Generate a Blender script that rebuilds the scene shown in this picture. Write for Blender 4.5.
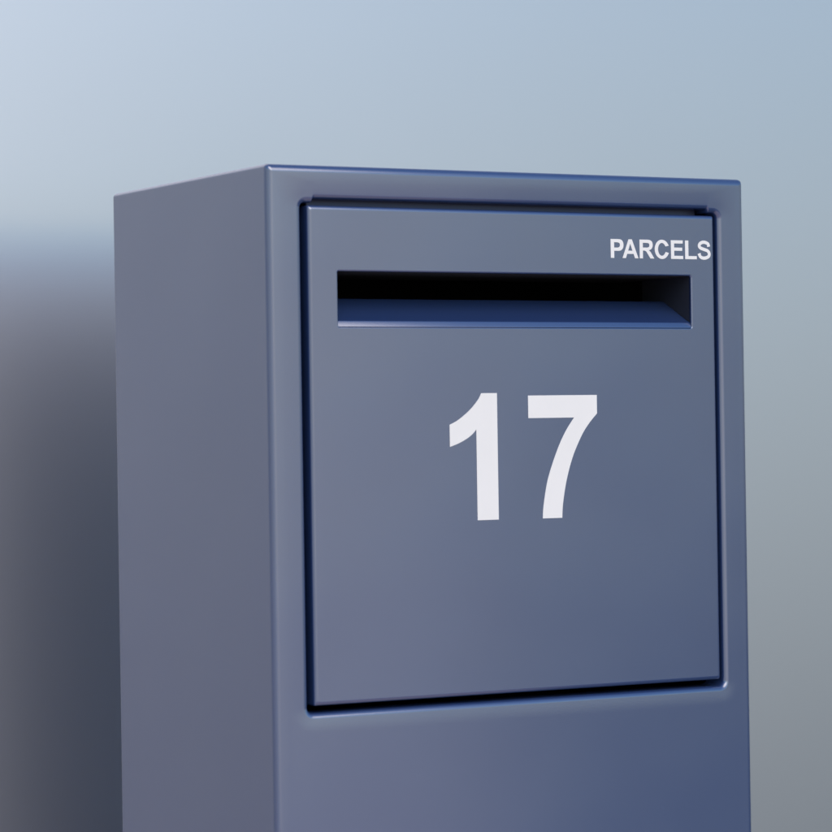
import bpy, bmesh, math
from mathutils import Vector, Matrix

for o in list(bpy.data.objects): bpy.data.objects.remove(o)
C = bpy.context.scene.collection
scn = bpy.context.scene
R = math.radians
H = 1.25                       # height of the box top above the ground

# ------------------------------------------------------------ camera
cam = bpy.data.cameras.new("camera"); co = bpy.data.objects.new("camera", cam); C.objects.link(co)
YAW, PITCH, ROLL = 0.5021361644, 0.0042463756, -0.0152511679
fw = Vector((math.sin(YAW)*math.cos(PITCH), math.cos(YAW)*math.cos(PITCH), math.sin(PITCH)))
rt = Vector((math.cos(YAW), -math.sin(YAW), 0)); up = rt.cross(fw)
c_, s_ = math.cos(ROLL), math.sin(ROLL)
Rr = rt*c_ + up*s_; Uu = up*c_ - rt*s_
M = Matrix.Identity(4)
for i in range(3):
    M[i][0] = Rr[i]; M[i][1] = Uu[i]; M[i][2] = -fw[i]
M[0][3], M[1][3], M[2][3] = -0.79030045, -1.62725327, H - 0.16606712
co.matrix_world = M
cam.sensor_width = 36; cam.lens = 2912.24/832*36
cam.clip_start = 0.05; cam.clip_end = 500
cam.dof.use_dof = True; cam.dof.focus_distance = 1.93; cam.dof.aperture_fstop = 9
scn.camera = co

# ------------------------------------------------------------ light
SUN_EL, SUN_AZ, SUN_ANG, SUN_E, SKY, EXPO, GAP = 35.0, -8.0, 50.0, 1.65, 0.15, 0.18, 0.250   # azimuth from -Y (straight in front of the box) towards +X
wd = bpy.data.worlds.new("World"); scn.world = wd; wd.use_nodes = True
nt = wd.node_tree; bg = nt.nodes["Background"]
sky = nt.nodes.new("ShaderNodeTexSky"); sky.sky_type = 'NISHITA'; sky.sun_disc = False
sky.sun_elevation = R(SUN_EL)
sd = Vector((math.sin(R(SUN_AZ))*math.cos(R(SUN_EL)), -math.cos(R(SUN_AZ))*math.cos(R(SUN_EL)), math.sin(R(SUN_EL))))
sky.sun_rotation = math.atan2(sd.x, sd.y)
sky.air_density = 1.40; sky.dust_density = 0.25; sky.ozone_density = 6.7
nt.links.new(sky.outputs[0], bg.inputs[0]); bg.inputs[1].default_value = SKY
sl = bpy.data.lights.new("sun", 'SUN'); sl.energy = SUN_E; sl.angle = R(SUN_ANG); sl.color = (1, 0.866, 0.75)
so = bpy.data.objects.new("sun", sl); C.objects.link(so)
so.rotation_euler = (-sd).to_track_quat('-Z', 'Y').to_euler()
scn.view_settings.view_transform = 'Standard'; scn.view_settings.look = 'None'
scn.view_settings.exposure = EXPO; scn.view_settings.gamma = 1

# ------------------------------------------------------------ materials
def mat(name):
    m = bpy.data.materials.new(name); m.use_nodes = True
    return m, m.node_tree, m.node_tree.nodes["Principled BSDF"]

BOW, DISH = 0.60, 0.18
def paint(name, col, rough, metallic, bump=1.0):
    m, t, p = mat(name); L = t.links.new
    tc = t.nodes.new("ShaderNodeTexCoord")
    n1 = t.nodes.new("ShaderNodeTexNoise"); n1.inputs["Scale"].default_value = 5; n1.inputs["Detail"].default_value = 3
    L(tc.outputs["Object"], n1.inputs["Vector"])
    mix = t.nodes.new("ShaderNodeMixRGB"); mix.inputs[1].default_value = (*[c*0.95 for c in col], 1); mix.inputs[2].default_value = (*[c*1.05 for c in col], 1)
    L(n1.outputs["Fac"], mix.inputs[0])
    # a few pinholes and dust specks in the powder coat
    vo = t.nodes.new("ShaderNodeTexVoronoi"); vo.inputs["Scale"].default_value = 26
    L(tc.outputs["Object"], vo.inputs["Vector"])
    lt = t.nodes.new("ShaderNodeMath"); lt.operation = 'LESS_THAN'; lt.inputs[1].default_value = 0.012
    L(vo.outputs["Distance"], lt.inputs[0])
    sp = t.nodes.new("ShaderNodeMixRGB"); sp.inputs[2].default_value = (col[0]*0.55, col[1]*0.55, col[2]*0.55, 1)
    L(lt.outputs[0], sp.inputs[0]); L(mix.outputs[0], sp.inputs[1]); L(sp.outputs[0], p.inputs["Base Color"])
    p.inputs["Metallic"].default_value = metallic; p.inputs["IOR"].default_value = 2.47
    n2 = t.nodes.new("ShaderNodeTexNoise"); n2.inputs["Scale"].default_value = 14; n2.inputs["Detail"].default_value = 5
    L(tc.outputs["Object"], n2.inputs["Vector"])
    mr = t.nodes.new("ShaderNodeMapRange"); mr.inputs[3].default_value = rough-0.03; mr.inputs[4].default_value = rough+0.03
    L(n2.outputs["Fac"], mr.inputs[0]); L(mr.outputs[0], p.inputs["Roughness"])
    # slow waviness of the sheet, then the fine texture of the powder coat
    n3 = t.nodes.new("ShaderNodeTexNoise"); n3.inputs["Scale"].default_value = 7; n3.inputs["Detail"].default_value = 1
    L(tc.outputs["Object"], n3.inputs["Vector"])
    b1 = t.nodes.new("ShaderNodeBump"); b1.inputs["Distance"].default_value = 0.0012*bump; b1.inputs["Strength"].default_value = 0.6
    L(n3.outputs["Fac"], b1.inputs["Height"])
    # the wide front sheet bows out by a few millimetres across its width and is dished along its height
    sx = t.nodes.new("ShaderNodeSeparateXYZ"); L(tc.outputs["Object"], sx.inputs[0])
    m1 = t.nodes.new("ShaderNodeMath"); m1.operation = 'SUBTRACT'; m1.inputs[1].default_value = 0.18; L(sx.outputs[0], m1.inputs[0])
    m2 = t.nodes.new("ShaderNodeMath"); m2.operation = 'MULTIPLY'; L(m1.outputs[0], m2.inputs[0]); L(m1.outputs[0], m2.inputs[1])
    m3 = t.nodes.new("ShaderNodeMath"); m3.operation = 'MULTIPLY'; m3.inputs[1].default_value = -0.5*BOW; L(m2.outputs[0], m3.inputs[0])
    z1 = t.nodes.new("ShaderNodeMath"); z1.operation = 'SUBTRACT'; z1.inputs[1].default_value = H-0.19; L(sx.outputs[2], z1.inputs[0])
    z2 = t.nodes.new("ShaderNodeClamp"); z2.inputs["Min"].default_value = -0.3; z2.inputs["Max"].default_value = 0.3; L(z1.outputs[0], z2.inputs[0])
    z3 = t.nodes.new("ShaderNodeMath"); z3.operation = 'MULTIPLY'; L(z2.outputs[0], z3.inputs[0]); L(z2.outputs[0], z3.inputs[1])
    z4 = t.nodes.new("ShaderNodeMath"); z4.operation = 'MULTIPLY_ADD'; z4.inputs[1].default_value = 0.5*DISH; L(z3.outputs[0], z4.inputs[0]); L(m3.outputs[0], z4.inputs[2])
    b0 = t.nodes.new("ShaderNodeBump"); b0.inputs["Distance"].default_value = 1.0; b0.inputs["Strength"].default_value = 1.0
    L(z4.outputs[0], b0.inputs["Height"]); L(b0.outputs[0], b1.inputs["Normal"])
    n4 = t.nodes.new("ShaderNodeTexNoise"); n4.inputs["Scale"].default_value = 1100; n4.inputs["Detail"].default_value = 2
    L(tc.outputs["Object"], n4.inputs["Vector"])
    b2 = t.nodes.new("ShaderNodeBump"); b2.inputs["Distance"].default_value = 0.00003; b2.inputs["Strength"].default_value = 0.5
    L(n4.outputs["Fac"], b2.inputs["Height"]); L(b1.outputs[0], b2.inputs["Normal"]); L(b2.outputs[0], p.inputs["Normal"])
    return m

BODY = paint("slate_blue_powder_coat", (0.025, 0.051, 0.145), 0.245, 0.05)
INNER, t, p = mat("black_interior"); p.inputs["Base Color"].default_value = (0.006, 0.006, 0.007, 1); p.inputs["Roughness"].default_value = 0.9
HINGE, t, p = mat("shaded_hinge"); p.inputs["Base Color"].default_value = (0.05, 0.06, 0.11, 1); p.inputs["Metallic"].default_value = 0.6; p.inputs["Roughness"].default_value = 0.4  # dark base colour carries the shade of the gap above the door
DARK, t, p = mat("shaded_slot_sheet"); p.inputs["Base Color"].default_value = (0.020, 0.023, 0.036, 1); p.inputs["Roughness"].default_value = 0.6  # body sheet as it looks unlit, shade of the slot put into the colour
VINYL, t, p = mat("white_vinyl"); p.inputs["Roughness"].default_value = 0.45
n = t.nodes.new("ShaderNodeTexNoise"); n.inputs["Scale"].default_value = 60
r = t.nodes.new("ShaderNodeMapRange"); r.inputs[3].default_value = 0.94; r.inputs[4].default_value = 1.0
v = t.nodes.new("ShaderNodeMixRGB"); v.blend_type = 'MULTIPLY'; v.inputs[0].default_value = 1; v.inputs[1].default_value = (0.89, 0.855, 0.80, 1)
t.links.new(n.outputs["Fac"], r.inputs[0]); t.links.new(r.outputs[0], v.inputs[2]); t.links.new(v.outputs[0], p.inputs["Base Color"])

def plaster(name, c0, c1, scale, rough, metallic=0.0):
    m, t, p = mat(name); L = t.links.new
    tc = t.nodes.new("ShaderNodeTexCoord")
    a = t.nodes.new("ShaderNodeTexNoise"); a.inputs["Scale"].default_value = scale; a.inputs["Detail"].default_value = 6
    L(tc.outputs["Object"], a.inputs["Vector"])
    mx = t.nodes.new("ShaderNodeMixRGB"); mx.inputs[1].default_value = (*c0, 1); mx.inputs[2].default_value = (*c1, 1)
    L(a.outputs["Fac"], mx.inputs[0]); L(mx.outputs[0], p.inputs["Base Color"])
    b = t.nodes.new("ShaderNodeTexNoise"); b.inputs["Scale"].default_value = 180; b.inputs["Detail"].default_value = 4
    L(tc.outputs["Object"], b.inputs["Vector"])
    bp = t.nodes.new("ShaderNodeBump"); bp.inputs["Distance"].default_value = 0.0002; bp.inputs["Strength"].default_value = 0.06
    L(b.outputs["Fac"], bp.inputs["Height"]); L(bp.outputs[0], p.inputs["Normal"])
    p.inputs["Roughness"].default_value = rough; p.inputs["Metallic"].default_value = metallic
    return m
WALL = plaster("satin_metal_cladding", (0.565, 0.563, 0.580), (0.585, 0.583, 0.602), 2.5, 0.37, 0.93)
GROUND = plaster("dark_reflection_tone", (0.040, 0.050, 0.050), (0.052, 0.064, 0.064), 4, 0.85)  # unseen ground, made dark to shape the reflections on the box
BOUNCE = plaster("warm_bounce_tone", (0.66, 0.47, 0.39), (0.72, 0.51, 0.43), 3, 0.85)  # warm tone added for reflections and bounced light

# ------------------------------------------------------------ helpers
def link(name, me, m, parent=None, smooth=True, wn=True):
    o = bpy.data.objects.new(name, me); C.objects.link(o)
    ms = m if isinstance(m, (list, tuple)) else [m]
    for k in ms: me.materials.append(k)
    if smooth:
        for f in me.polygons: f.use_smooth = True
        if wn:
            w = o.modifiers.new("normals", 'WEIGHTED_NORMAL'); w.keep_sharp = True; w.weight = 100
    if parent: o.parent = parent
    return o

def bm_mesh(bm, name):
    me = bpy.data.meshes.new(name); bm.to_mesh(me); bm.free(); return me

def rrect(x0, z0, x1, z1, rad, n=6):
    """rounded rectangle, clockwise seen from the front: list of (x,z), corner by corner"""
    pts = []
    for cx, cz, a0 in ((x0+rad, z1+rad, 180), (x1-rad, z1+rad, 270), (x1-rad, z0-rad, 0), (x0+rad, z0-rad, 90)):
        for k in range(n+1):
            a = R(a0 + 90*k/n); pts.append((cx+rad*math.cos(a), cz+rad*math.sin(a)))
    return pts                      # z0 = top, z1 = bottom; order: bottom-left, bottom-right, top-right, top-left

def ring(bm, pts, y): return [bm.verts.new((x, y, z)) for x, z in pts]
def bridge(bm, a, b, mi=0):
    n = len(a)
    for i in range(n):
        f = bm.faces.new((a[i], a[(i+1) % n], b[(i+1) % n], b[i])); f.material_index = mi
def frame_fan(bm, quad, loop, n):
    """faces between four corner verts (bl, br, tr, tl) and a rounded loop of 4*(n+1) verts"""
    N = len(loop)
    for c in range(4):
        s = c*(n+1)
        for k in range(n): bm.faces.new((quad[c], loop[s+k+1], loop[s+k]))
        bm.faces.new((quad[c], quad[(c+1) % 4], loop[(s+n+1) % N], loop[s+n]))

# ------------------------------------------------------------ setting
bm = bmesh.new()
bmesh.ops.create_grid(bm, x_segments=1, y_segments=1, size=60)
g = link("ground", bm_mesh(bm, "ground"), GROUND, smooth=False); g["kind"] = "structure"
DAZ, DX = 27.0, 0.55
bm = bmesh.new()
e = Vector((math.sin(R(DAZ)), -math.cos(R(DAZ)), 0))
for p in ((-40, 3, 0.004), (-40, -45, 0.004), (DX+e.x*50, e.y*50, 0.004), (DX, 0, 0.004), (DX, 3, 0.004)): bm.verts.new(p)
bm.faces.new(bm.verts[:])
dr = link("added_bounce_floor", bm_mesh(bm, "added_bounce_floor"), BOUNCE, smooth=False); dr["kind"] = "structure"  # added out of view, only to warm the reflections and the bounce
W, D = 0.36, 0.24669
WY = D + GAP
bm = bmesh.new(); bmesh.ops.create_cube(bm, size=1)
bmesh.ops.scale(bm, vec=(9, 0.2, 3.2), verts=bm.verts[:]); bmesh.ops.translate(bm, vec=(1.0, WY+0.1, 1.6), verts=bm.verts[:])
w = link("wall", bm_mesh(bm, "wall"), WALL, smooth=False)
w["label"] = "smooth pale blue grey metal wall out of focus behind the parcel box"; w["category"] = "wall"

# ------------------------------------------------------------ parcel box
root = bpy.data.objects.new("parcel_mailbox", None); C.objects.link(root); root.location = (0, 0, 0)
root["label"] = "slate blue metal parcel box with a slotted door marked PARCELS and the number 17"
root["category"] = "parcel box"
N = 6
def hz(pts): return [(x, z+H) for x, z in pts]

bm = bmesh.new()
bmesh.ops.create_cube(bm, size=1)
bmesh.ops.scale(bm, vec=(W, D, H-0.012), verts=bm.verts[:]); bmesh.ops.translate(bm, vec=(W/2, D/2, (H+0.012)/2), verts=bm.verts[:])
# folded and linished edges: softer round the front, tighter along the sides
BR = 0.0042
wl = bm.edges.layers.float.new("bevel_weight_edge")
for e in bm.edges:
    c = (e.verts[0].co+e.verts[1].co)/2
    front, back, top = c.y < 0.001, c.y > D-0.001, c.z > H-0.001
    e[wl] = 1.0 if front else (0.95 if back and top else (0.9 if back else 0.6))
    if front and top: e[wl] = 1.15
tm = bm_mesh(bm, "shell"); to = bpy.data.objects.new("shell", tm); C.objects.link(to)
md = to.modifiers.new("b", 'BEVEL'); md.limit_method = 'WEIGHT'; md.width = BR; md.segments = 6; md.offset_type = 'OFFSET'
em = bpy.data.meshes.new_from_object(to.evaluated_get(bpy.context.evaluated_depsgraph_get()))
bpy.data.objects.remove(to); bm = bmesh.new(); bm.from_mesh(em); bpy.data.meshes.remove(em)
ff = max((f for f in bm.faces if f.normal.y < -0.99), key=lambda f: f.calc_area())
vs = sorted(ff.verts, key=lambda v: (v.co.z, v.co.x)); bl, br = sorted(vs[:2], key=lambda v: v.co.x); tl, tr = sorted(vs[2:], key=lambda v: v.co.x)
bm.faces.remove(ff)
OX0, OZ0, OX1, OZ1 = 0.0238, -0.0236, 0.3384, -0.3432
LIP, CR, RISE = 0.0036, 0.0035, 0.0026
def open_loop(off, y):
    """opening outline, its top edge stepping up over the hinge"""
    base = rrect(OX0-off, OZ0+off, OX1+off, OZ1-off, CR+off, N)
    k = max(0.0, 1-off/0.010)
    right = [(0.3316-0.0018*t, OZ0+off+RISE*k*(3*t*t-2*t**3)) for t in (0, 0.25, 0.5, 0.75, 1)]
    left = [(0.0312+0.0018*t, OZ0+off+RISE*k*(3*t*t-2*t**3)) for t in (1, 0.75, 0.5, 0.25, 0)]
    pts = base[:3*(N+1)] + right + left + base[3*(N+1):]
    return ring(bm, hz(pts), y)
J = 10                          # extra verts on the top edge
def fan_open(quad, loop, mi=0):
    fs = []
    st = [0, N+1, 2*(N+1), 3*(N+1)+J]
    for c in range(4):
        for k in range(N): fs.append(bm.faces.new((quad[c], loop[st[c]+k+1], loop[st[c]+k])))
        if c == 2:
            seq = loop[st[2]+N: st[3]+1]; h = len(seq)//2
            for k in range(h): fs.append(bm.faces.new((quad[2], seq[k+1], seq[k])))
            fs.append(bm.faces.new((quad[2], quad[3], seq[h])))
            for k in range(h, len(seq)-1): fs.append(bm.faces.new((quad[3], seq[k+1], seq[k])))
        else:
            nx = loop[st[c+1]] if c < 3 else loop[0]
            fs.append(bm.faces.new((quad[c], quad[(c+1) % 4], nx, loop[st[c]+N])))
    for f in fs: f.material_index = mi
# the sheet falls away very slightly towards the pressed lip
l0 = open_loop(0.0125, 0.0); fan_open((bl, br, tr, tl), l0)
prev = l0
for off, y in [(LIP+0.0022, 0.00030)] + [(LIP*(1-math.sin(R(a))), 0.00030+LIP*(1-math.cos(R(a)))) for a in (0, 15, 30, 45, 60, 75, 90)]:
    cur = open_loop(off, y); bridge(bm, prev, cur); prev = cur
for off, y in ((0, 0.022), (0.0015, 0.0225)):
    cur = open_loop(off, y); bridge(bm, prev, cur, 0 if y < 0.0223 else 1); prev = cur
# inner cavity
cav = [bm.verts.new(p) for p in ((0.004, 0.027, 0.03), (W-0.004, 0.027, 0.03), (W-0.004, 0.027, H-0.004), (0.004, 0.027, H-0.004))]
fan_open(cav, prev, 1)
cb = [bm.verts.new((v.co.x, D-0.004, v.co.z)) for v in cav]
for c in range(4):
    f = bm.faces.new((cav[c], cav[(c+1) % 4], cb[(c+1) % 4], cb[c])); f.material_index = 1
f = bm.faces.new(cb); f.material_index = 1
bmesh.ops.recalc_face_normals(bm, faces=bm.faces[:])
link("body", bm_mesh(bm, "body"), [BODY, INNER], root)

# plinth foot at the ground
bm = bmesh.new(); bmesh.ops.create_cube(bm, size=1)
bmesh.ops.scale(bm, vec=(W-0.03, D-0.03, 0.014), verts=bm.verts[:]); bmesh.ops.translate(bm, vec=(W/2, D/2, 0.007), verts=bm.verts[:])
link("base_plate", bm_mesh(bm, "base_plate"), INNER, root, smooth=False)

# hinge strip above the door, showing in the raised part of the opening
bm = bmesh.new(); bmesh.ops.create_cube(bm, size=1)
bmesh.ops.scale(bm, vec=(0.296, 0.006, 0.010), verts=bm.verts[:]); bmesh.ops.translate(bm, vec=(0.1815, 0.0165, H-0.0243), verts=bm.verts[:])
bmesh.ops.bevel(bm, geom=bm.edges[:], offset=0.0012, segments=3, profile=0.5, affect='EDGES')
link("hinge_strip", bm_mesh(bm, "hinge_strip"), HINGE, root)

# door: a folded panel with rounded edges, return flanges and the slot cut in it
DX0, DZ0, DX1, DZ1 = 0.0280, -0.0254, 0.3353, -0.3387
DT = 0.020
door_bm = bmesh.new(); bm = door_bm
def dl(off, y): return ring(bm, hz(rrect(DX0+off, DZ0-off, DX1-off, DZ1+off, 0.0005+max(0.0, 0.0008-off*0.1), N)), y)
DB = 0.0026
sx0, sz0, sx1, sz1 = 0.0486, -0.0664, 0.3158, -0.1014
# slot loops (clockwise like the outer ones)
def sloop(off, y): return ring(bm, hz(rrect(sx0-off, sz0+off, sx1+off, sz1-off, 0.0012+off, N)), y)
prev = None
back = dl(0.0, DT)
prev = back
for a in (90, 75, 60, 45, 30, 15, 0):
    cur = dl(DB*(1-math.sin(R(a))), DB*(1-math.cos(R(a)))); bridge(bm, cur, prev); prev = cur
outer_front = prev
s0 = sloop(0.0010, 0.0)
bridge(bm, s0, outer_front)
prevs = s0
for a in (30, 60, 90):
    cur = sloop(0.0010*(1-math.sin(R(a))), 0.0010*(1-math.cos(R(a)))); bridge(bm, cur, prevs); prevs = cur
cur = sloop(0.0, 0.0022); bridge(bm, cur, prevs); prevs = cur
cur = sloop(0.0012, 0.0024); bridge(bm, cur, prevs); prevs = cur
# inner face of the folded sheet
ib = dl(0.0022, 0.0026); bridge(bm, ib, prevs)
ic = dl(0.0022, DT); bridge(bm, ic, ib); bridge(bm, back, ic)
bmesh.ops.recalc_face_normals(bm, faces=bm.faces[:])
for f in bm.faces:
    cy = f.calc_center_median().y
    if f.normal.y > 0.9 and cy < 0.01: f.material_index = 1
door = link("door", bm_mesh(bm, "door"), [BODY, INNER], root)

# slot chute: sheet rising inwards from the lower lip, with side cheeks
bm = bmesh.new()
def box_yz(bm, prof, x0, x1):
    a = [bm.verts.new((x0, y, z+H)) for y, z in prof]; b = [bm.verts.new((x1, y, z+H)) for y, z in prof]
    n = len(prof)
    for i in range(n): bm.faces.new((a[i], a[(i+1) % n], b[(i+1) % n], b[i]))
    bm.faces.new(a); bm.faces.new(b[::-1])
prof = [(0.0002, -0.1018), (0.0003, -0.1010), (0.0018, -0.0981), (0.0023, -0.0975), (0.0032, -0.0972), (0.034, -0.0822), (0.0345, -0.0834), (0.0050, -0.0985), (0.0030, -0.1018)]
box_yz(bm, prof, sx0+0.0002, sx1-0.0002)
bmesh.ops.recalc_face_normals(bm, faces=bm.faces[:])
link("slot_ramp", bm_mesh(bm, "slot_ramp"), BODY, door, wn=True)
for sx in (sx0-0.0011, sx1+0.0001):
    bm = bmesh.new(); box_yz(bm, [(0.0026, -0.0660), (0.0026, -0.104), (0.060, -0.104), (0.060, -0.066)], sx, sx+0.001)
    bmesh.ops.recalc_face_normals(bm, faces=bm.faces[:])
    link("slot_cheek", bm_mesh(bm, "slot_cheek"), DARK, door, smooth=False)
bm = bmesh.new(); box_yz(bm, [(0.0026, -0.0655), (0.0026, -0.0665), (0.090, -0.0665), (0.090, -0.0655)], sx0, sx1)
bmesh.ops.recalc_face_normals(bm, faces=bm.faces[:])
link("slot_baffle", bm_mesh(bm, "slot_baffle"), INNER, door, smooth=False)

# ------------------------------------------------------------ lettering (flat vinyl, 0.12 mm thick)
def vinyl(name, shapes, label=None):
    cu = bpy.data.curves.new(name, 'CURVE'); cu.dimensions = '2D'; cu.fill_mode = 'BOTH'; cu.extrude = 0.00006
    for pts in shapes:
        s = cu.splines.new('POLY'); s.points.add(len(pts)-1); s.use_cyclic_u = True
        for k, (x, z) in enumerate(pts): s.points[k].co = (x/1000, z/1000, 0, 1)
    tmp = bpy.data.objects.new("tmp", cu); C.objects.link(tmp)
    dg = bpy.context.evaluated_depsgraph_get(); me = bpy.data.meshes.new_from_object(tmp.evaluated_get(dg))
    bpy.data.objects.remove(tmp); bpy.data.curves.remove(cu)
    me.transform(Matrix.Translation((0, -0.00012, H)) @ Matrix.Rotation(R(90), 4, 'X'))
    me.materials.clear()
    o = link(name, me, VINYL, door, smooth=False)
    if label: o["label"] = label
    return o

def bez(p0, p1, p2, p3, n=10):
    return [tuple((1-t)**3*a+3*(1-t)**2*t*b+3*(1-t)*t*t*c+t**3*d for a, b, c, d in zip(p0, p1, p2, p3)) for t in [i/n for i in range(n+1)]]
def catmull(P, n=5):
    out = []
    for i in range(len(P)-1):
        p0, p1, p2, p3 = P[max(i-1, 0)], P[i], P[i+1], P[min(i+2, len(P)-1)]
        for k in range(n):
            t = k/n
            out.append(tuple(0.5*((2*b)+(-a+c)*t+(2*a-5*b+4*c-d)*t*t+(-a+3*b-3*c+d)*t**3) for a, b, c, d in zip(p0, p1, p2, p3)))
    out.append(P[-1]); return out

X1R, ZT, ZB = 163.1, -144.0, -225.9
one = [(151.3, ZT), (X1R, ZT), (X1R, ZB), (147.3, ZB)] + catmull([(147.3, -167.3), (144.9, -169.9), (141.2, -172.6), (136.2, -175.2), (131.9, -176.9), (127.6, -178.3)]) \
    + catmull([(127.6, -164.1), (132.7, -161.8), (137.8, -158.5), (142.7, -154.7), (146.7, -150.7), (149.5, -147.3), (151.3, ZT)])[:-1]
sev = [(186.5, -145.8), (239.4, -145.8)] + catmull([(239.4, -158.0), (234.2, -163.2), (229.0, -169.6), (224.6, -177.0), (220.5, -185.3), (217.2, -194.2), (214.5, -203.8), (212.5, -213.8), (211.6, -220.5), (211.3, ZB-0.2)]) \
    + catmull([(196.4, ZB-0.2), (196.8, -220.0), (198.2, -211.3), (200.4, -201.5), (203.6, -192.4), (207.3, -183.6), (211.3, -175.4), (215.8, -168.0), (221.5, -160.5)]) + [(186.5, -160.5)]
vinyl("house_number_digit", [one], "white numeral 1")
vinyl("house_number_digit", [sev], "white numeral 7")

def place(shapes, box, src):
    (a, b), (c, d) = box; x0, x1, y0, y1 = src
    return [[(a+(x-x0)/(x1-x0)*(c-a), d+(y-y0)/(y1-y0)*(b-d)) for x, y in s] for s in shapes]
T, B = -42.6, -55.1
letters = []
letters += place([[(149, 0), (149, 1466), (624, 1466)] + bez((624, 1466), (900, 1466), (950, 1455), (1000, 1440))[1:] + bez((1000, 1440), (1160, 1400), (1245, 1220), (1245, 1012))[1:] + bez((1245, 1012), (1245, 760), (1110, 620), (960, 575))[1:] + bez((960, 575), (860, 553), (800, 553), (640, 553))[1:] + [(445, 553), (445, 0)],
    [(445, 1218), (588, 1218)] + bez((588, 1218), (800, 1218), (935, 1210), (940, 1010))[1:] + bez((940, 1010), (935, 810), (780, 801), (607, 801))[1:] + [(445, 801)]], ((252.1, T), (262.2, B)), (149, 1245, 0, 1466))
letters += place([[(1471, 0), (1149, 0), (1021, 333), (435, 333), (314, 0), (0, 0), (571, 1466), (884, 1466)], [(926, 580), (724, 1124), (526, 580)]], ((261.3, T), (273.9, B)), (0, 1471, 0, 1466))
letters += place([[(150, 0), (150, 1466), (773, 1466)] + bez((773, 1466), (1100, 1466), (1345, 1420), (1345, 1057))[1:] + bez((1345, 1057), (1345, 820), (1190, 680), (970, 647))[1:] + bez((970, 647), (1120, 560), (1180, 460), (1250, 350))[1:] + [(1474, 0), (1120, 0), (908, 316)] + bez((908, 316), (740, 560), (720, 612), (506, 612))[1:] + [(446, 612), (446, 0)],
    [(446, 846), (665, 846)] + bez((665, 846), (900, 846), (1040, 850), (1040, 1036))[1:] + bez((1040, 1036), (1040, 1218), (900, 1218), (690, 1218))[1:] + [(446, 1218)]], ((274.9, T), (286.5, B)), (150, 1474, 0, 1466))
def ell(cx, cy, rx, ry, a0, a1, n=24): return [(cx+rx*math.cos(R(a0+(a1-a0)*i/n)), cy+ry*math.sin(R(a0+(a1-a0)*i/n))) for i in range(n+1)]
Cs = [(1073, 967)] + [(1367, 1037)] + ell(745, 733, 655, 758, 32, 328, 40)[1:-1] + [(1374, 448), (1087, 539)] + ell(735, 733, 345, 505, -35, -325, 34)[1:-1]
letters += place([Cs], ((286.9, T+0.2), (298.3, B-0.2)), (90, 1374, -25, 1491))
letters += place([[(149, 0), (149, 1466), (1236, 1466), (1236, 1218), (445, 1218), (445, 893), (1181, 893), (1181, 646), (445, 646), (445, 247), (1264, 247), (1264, 0)]], ((299.9, T), (309.7, B)), (149, 1264, 0, 1466))
letters += place([[(157, 0), (157, 1466), (453, 1466), (453, 247), (1189, 247), (1189, 0)]], ((311.3, T), (320.7, B)), (157, 1189, 0, 1466))
cl = catmull([(1085, 1010), (1020, 1240), (660, 1365), (330, 1270), (215, 1080), (330, 905), (660, 790), (990, 680), (1140, 450), (1040, 215), (660, 100), (320, 200), (195, 465)], 8)
Lh, Rh = [], []
for i, p in enumerate(cl):
    a, b = cl[max(i-1, 0)], cl[min(i+1, len(cl)-1)]; tx, ty = b[0]-a[0], b[1]-a[1]; l = math.hypot(tx, ty)
    hw = 128 if 3 < i < len(cl)-4 else 142
    Lh.append((p[0]-ty/l*hw, p[1]+tx/l*hw)); Rh.append((p[0]+ty/l*hw, p[1]-tx/l*hw))
letters += place([Lh + Rh[::-1]], ((321.4, T+0.2), (332.0, B-0.2)), (60, 1270, -25, 1491))
vinyl("lettering", letters, "white capital lettering PARCELS")

# ------------------------------------------------------------ render
scn.render.engine = 'CYCLES'
scn.cycles.max_bounces = 10
